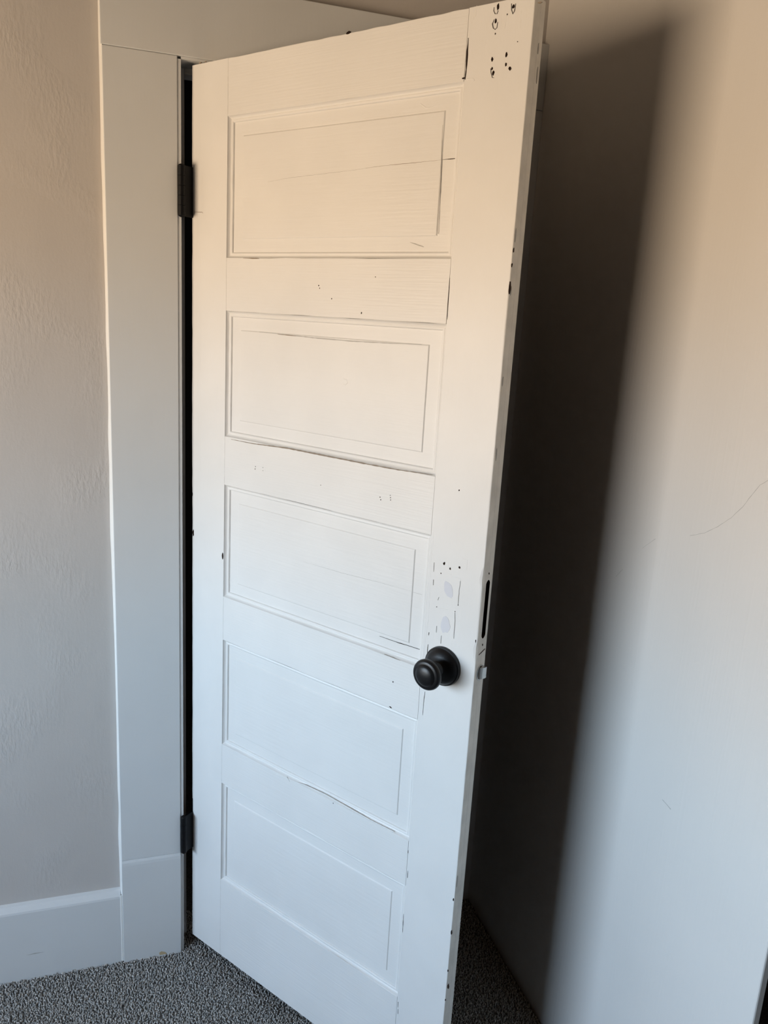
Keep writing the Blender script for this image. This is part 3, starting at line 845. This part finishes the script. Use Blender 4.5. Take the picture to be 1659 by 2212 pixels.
blob('paint_chip', 0.7472, 1.0325, 0.0008, 0.003, M_HOLE, stile_r, n=9, proud=0.0004)
blob('paint_chip', 0.7490, 0.5105, 0.0014, 0.0035, M_HOLE, stile_r, n=9, proud=0.0004)
blob('paint_chip', 0.7509, 0.4383, 0.0016, 0.0045, M_HOLE, stile_r, n=9, proud=0.0004)
blob('paint_chip', 0.7508, 0.3506, 0.001, 0.0025, M_HOLE, stile_r, n=9, proud=0.0004)
blob('paint_chip', 0.7544, 0.3162, 0.0018, 0.006, M_HOLE, stile_r, n=9, proud=0.0004)
blob('paint_chip', 0.7510, 0.2825, 0.001, 0.002, M_HOLE, stile_r, n=9, proud=0.0004)
blob('paint_chip', 0.7523, 1.6794, 0.0008, 0.004, M_HOLE, stile_r, n=9, proud=0.0004)
blob('paint_chip', 0.4014, 2.0303, 0.0055, 0.0022, M_HOLE, rails[0], n=11, rot=0.2)
blob('scuff', 0.5636, 1.6898, 0.012, 0.001, M_SMUDGE, panels[0], depth=D_MARGIN, n=10, rot=-0.25, jag=0.5)
blob('paint_chip', 0.0247, 2.0320, 0.004, 0.0012, M_LINE, stile_l, n=8, jag=0.4)
blob('paint_chip', 0.0410, 2.0320, 0.0022, 0.0009, M_LINE, stile_l, n=8, jag=0.4)
blob('paint_chip', 0.7585, 2.0178, 0.003, 0.001, M_LINE, stile_r, n=8, jag=0.4)
ribbon('hairline_crack', [(0.2105, 1.8053), (0.2611, 1.8092), (0.3076, 1.8108), (0.3743, 1.8126), (0.4168, 1.8140), (0.4638, 1.8165)], 0.0006, M_SMUDGE, panels[0], depth=D_FIELD, proud=0.0002)
ribbon('hairline_crack', [(0.4476, 1.8160), (0.4638, 1.8165), (0.5071, 1.8176), (0.5452, 1.8181), (0.5820, 1.8187), (0.6044, 1.8193)], 0.0007, M_LINE, panels[0], depth=D_FIELD, proud=0.0002)
ribbon('hairline_crack', [(0.6041, 1.8197), (0.6322, 1.8199)], 0.0012, M_DARKLINE, panels[0], depth=D_MARGIN, proud=0.0002)
ribbon('hairline_crack', [(0.3339, 1.0796), (0.4378, 1.0801), (0.5285, 1.0837), (0.6010, 1.0848)], 0.0006, M_SMUDGE, panels[2], depth=D_FIELD, proud=0.0002)
ribbon('hairline_crack', [(0.6019, 1.0837), (0.6246, 1.0833)], 0.0006, M_SMUDGE, panels[2], depth=D_MARGIN, proud=0.0002)
ribbon('grime', [(0.1957, 1.5262), (0.2595, 1.5253), (0.3441, 1.5232), (0.4344, 1.5227), (0.5287, 1.5245), (0.5876, 1.5266)], 0.002, M_SMUDGE, panels[1], depth=D_FIELD, proud=0.0002)
ribbon('grime', [(0.2470, 1.5246), (0.2964, 1.5239)], 0.0014, M_LINE, panels[1], depth=D_FIELD, proud=0.0003)
ribbon('grime', [(0.6007, 1.8712), (0.6029, 1.8159), (0.6042, 1.7597), (0.6062, 1.7060)], 0.0016, M_SMUDGE, panels[0], depth=D_FIELD, proud=0.0002)
ridge('paint_blister', [(0.4186, 1.4529), (0.4265, 1.4519), (0.4279, 1.4469), (0.4237, 1.4431), (0.4180, 1.4443)], 0.0008, panels[1], depth=D_FIELD)
ridge('paint_ridge', [(0.5534, 1.9075), (0.5649, 1.9002), (0.5776, 1.8996), (0.5853, 1.9030)], 0.0007, panels[0], depth=D_MARGIN)
ribbon('joint_crack', [(0.1264, 1.3018), (0.1888, 1.3015), (0.2869, 1.3057), (0.3845, 1.3052), (0.4754, 1.3047), (0.5602, 1.3050), (0.6346, 1.3078)], 0.0028, M_LINE, rails[2], proud=0.0004)
ribbon('joint_crack', [(0.1538, 1.6662), (0.1991, 1.6654)], 0.0018, M_LINE, rails[1], proud=0.0004)
ribbon('joint_crack', [(0.5346, 0.9767), (0.5567, 0.9766), (0.5784, 0.9766), (0.5998, 0.9774), (0.6322, 0.9781)], 0.0014, M_HOLE, panels[2], depth=D_MARGIN, proud=0.0004)
ribbon('joint_crack', [(0.5543, 0.9484), (0.5924, 0.9472)], 0.001, M_LINE, rails[3], proud=0.0003)
ribbon('paint_crack', [(0.3142, 0.5861), (0.3228, 0.5784)], 0.0011, M_LINE, rails[4])
ridge('paint_ridge', [(0.2723, 0.5775), (0.3145, 0.5805), (0.3687, 0.5880), (0.4211, 0.5898), (0.4781, 0.5880), (0.5449, 0.5855), (0.6028, 0.5864)], 0.0007, rails[4])
ridge('paint_ridge', [(0.1715, 0.2130), (0.2390, 0.2089), (0.3137, 0.2155), (0.4130, 0.2162), (0.4931, 0.2184), (0.5693, 0.2171), (0.6300, 0.2152)], 0.0007, rails[5])
ridge('paint_ridge', [(0.6443, 1.9304), (0.6509, 1.9310), (0.6568, 1.9303), (0.6583, 1.9269)], 0.0007, stile_r)

# door edge: screw holes and a scar by the old mortise
def edge_blob(name, y, v, ry, rv, mat, n=8, rot=0.0):
    pts = []
    for k in range(n):
        a = 2 * math.pi * k / n; q = 1 + random.uniform(-.2, .2)
        p, z = ry * q * math.cos(a), rv * q * math.sin(a)
        pts.append((y + p * math.cos(rot) - z * math.sin(rot), v + p * math.sin(rot) + z * math.cos(rot)))
    g = MB(); g.prism(pts, 'x', W - 0.001, W + 0.0006)
    return g.build(name, mat, stile_r)
edge_blob('screw_hole', 0.0185, 1.1525, .0013, .0022, M_HOLE)
edge_blob('screw_hole', 0.0185, 1.0215, .0013, .0022, M_HOLE)
edge_blob('scar', 0.0185, 1.0080, .0115, .0009, M_WOOD, rot=0.25)
for v, y in ((1.965, .022), (1.93, .026), (1.70, .004), (1.62, .005), (1.48, .005), (1.36, .006), (0.55, .004)):
    edge_blob('grime', y, v, .0016, random.uniform(.006, .014), M_SMUDGE)

# ------------------------------------------------------------------ hairline crack and marks on the right wall
def wall_line(name, pts, width, mat):
    P = [Vector(p) for p in pts]
    V, Fc = [], []
    Q = []
    for a, b2 in zip(P[:-1], P[1:]):
        m_ = max(1, int((b2 - a).length / 0.008)); Q += [a.lerp(b2, k / m_) for k in range(m_)]
    Q.append(P[-1])
    N = len(Q)
    for i, p in enumerate(Q):
        d = (Q[min(i + 1, N - 1)] - Q[max(i - 1, 0)]).normalized(); nrm = Vector((-d.y, d.x))
        j = nrm * random.uniform(-1, 1) * width * .5; w_ = width * random.uniform(.4, 1.1) / 2
        for sgn in (-1, 1):
            q = p + j + nrm * w_ * sgn; V.append((XR - 0.0002, q.x, q.y))
        V.append((XR + 0.0008, p.x + j.x, p.y + j.y))
    for i in range(N - 1):
        a, b2 = i * 3, (i + 1) * 3
        Fc += [(a, a + 1, b2 + 1, b2), (a + 1, a + 2, b2 + 2, b2 + 1), (a + 2, a, b2, b2 + 2)]
    return mesh_obj(name, V, Fc, mat, wall_right)
wall_line('hairline_crack', [(-0.8318, 1.3935), (-0.8182, 1.3835), (-0.8057, 1.3664), (-0.7913, 1.3432), (-0.7708, 1.3209), (-0.7439, 1.2985), (-0.7167, 1.2809), (-0.6989, 1.2727), (-0.6836, 1.2669)], 0.0008, M_SMUDGE)
wall_line('hairline_crack', [(-0.5948, 1.2360), (-0.5761, 1.2210), (-0.5618, 1.2088)], 0.0006, M_SMUDGE)
wall_line('hairline_crack', [(-0.5107, 1.1507), (-0.4918, 1.1294)], 0.0006, M_SMUDGE)
wall_line('scuff', [(-0.7158, 0.7805), (-0.7282, 0.7782), (-0.7405, 0.7760)], 0.0016, M_SMUDGE)
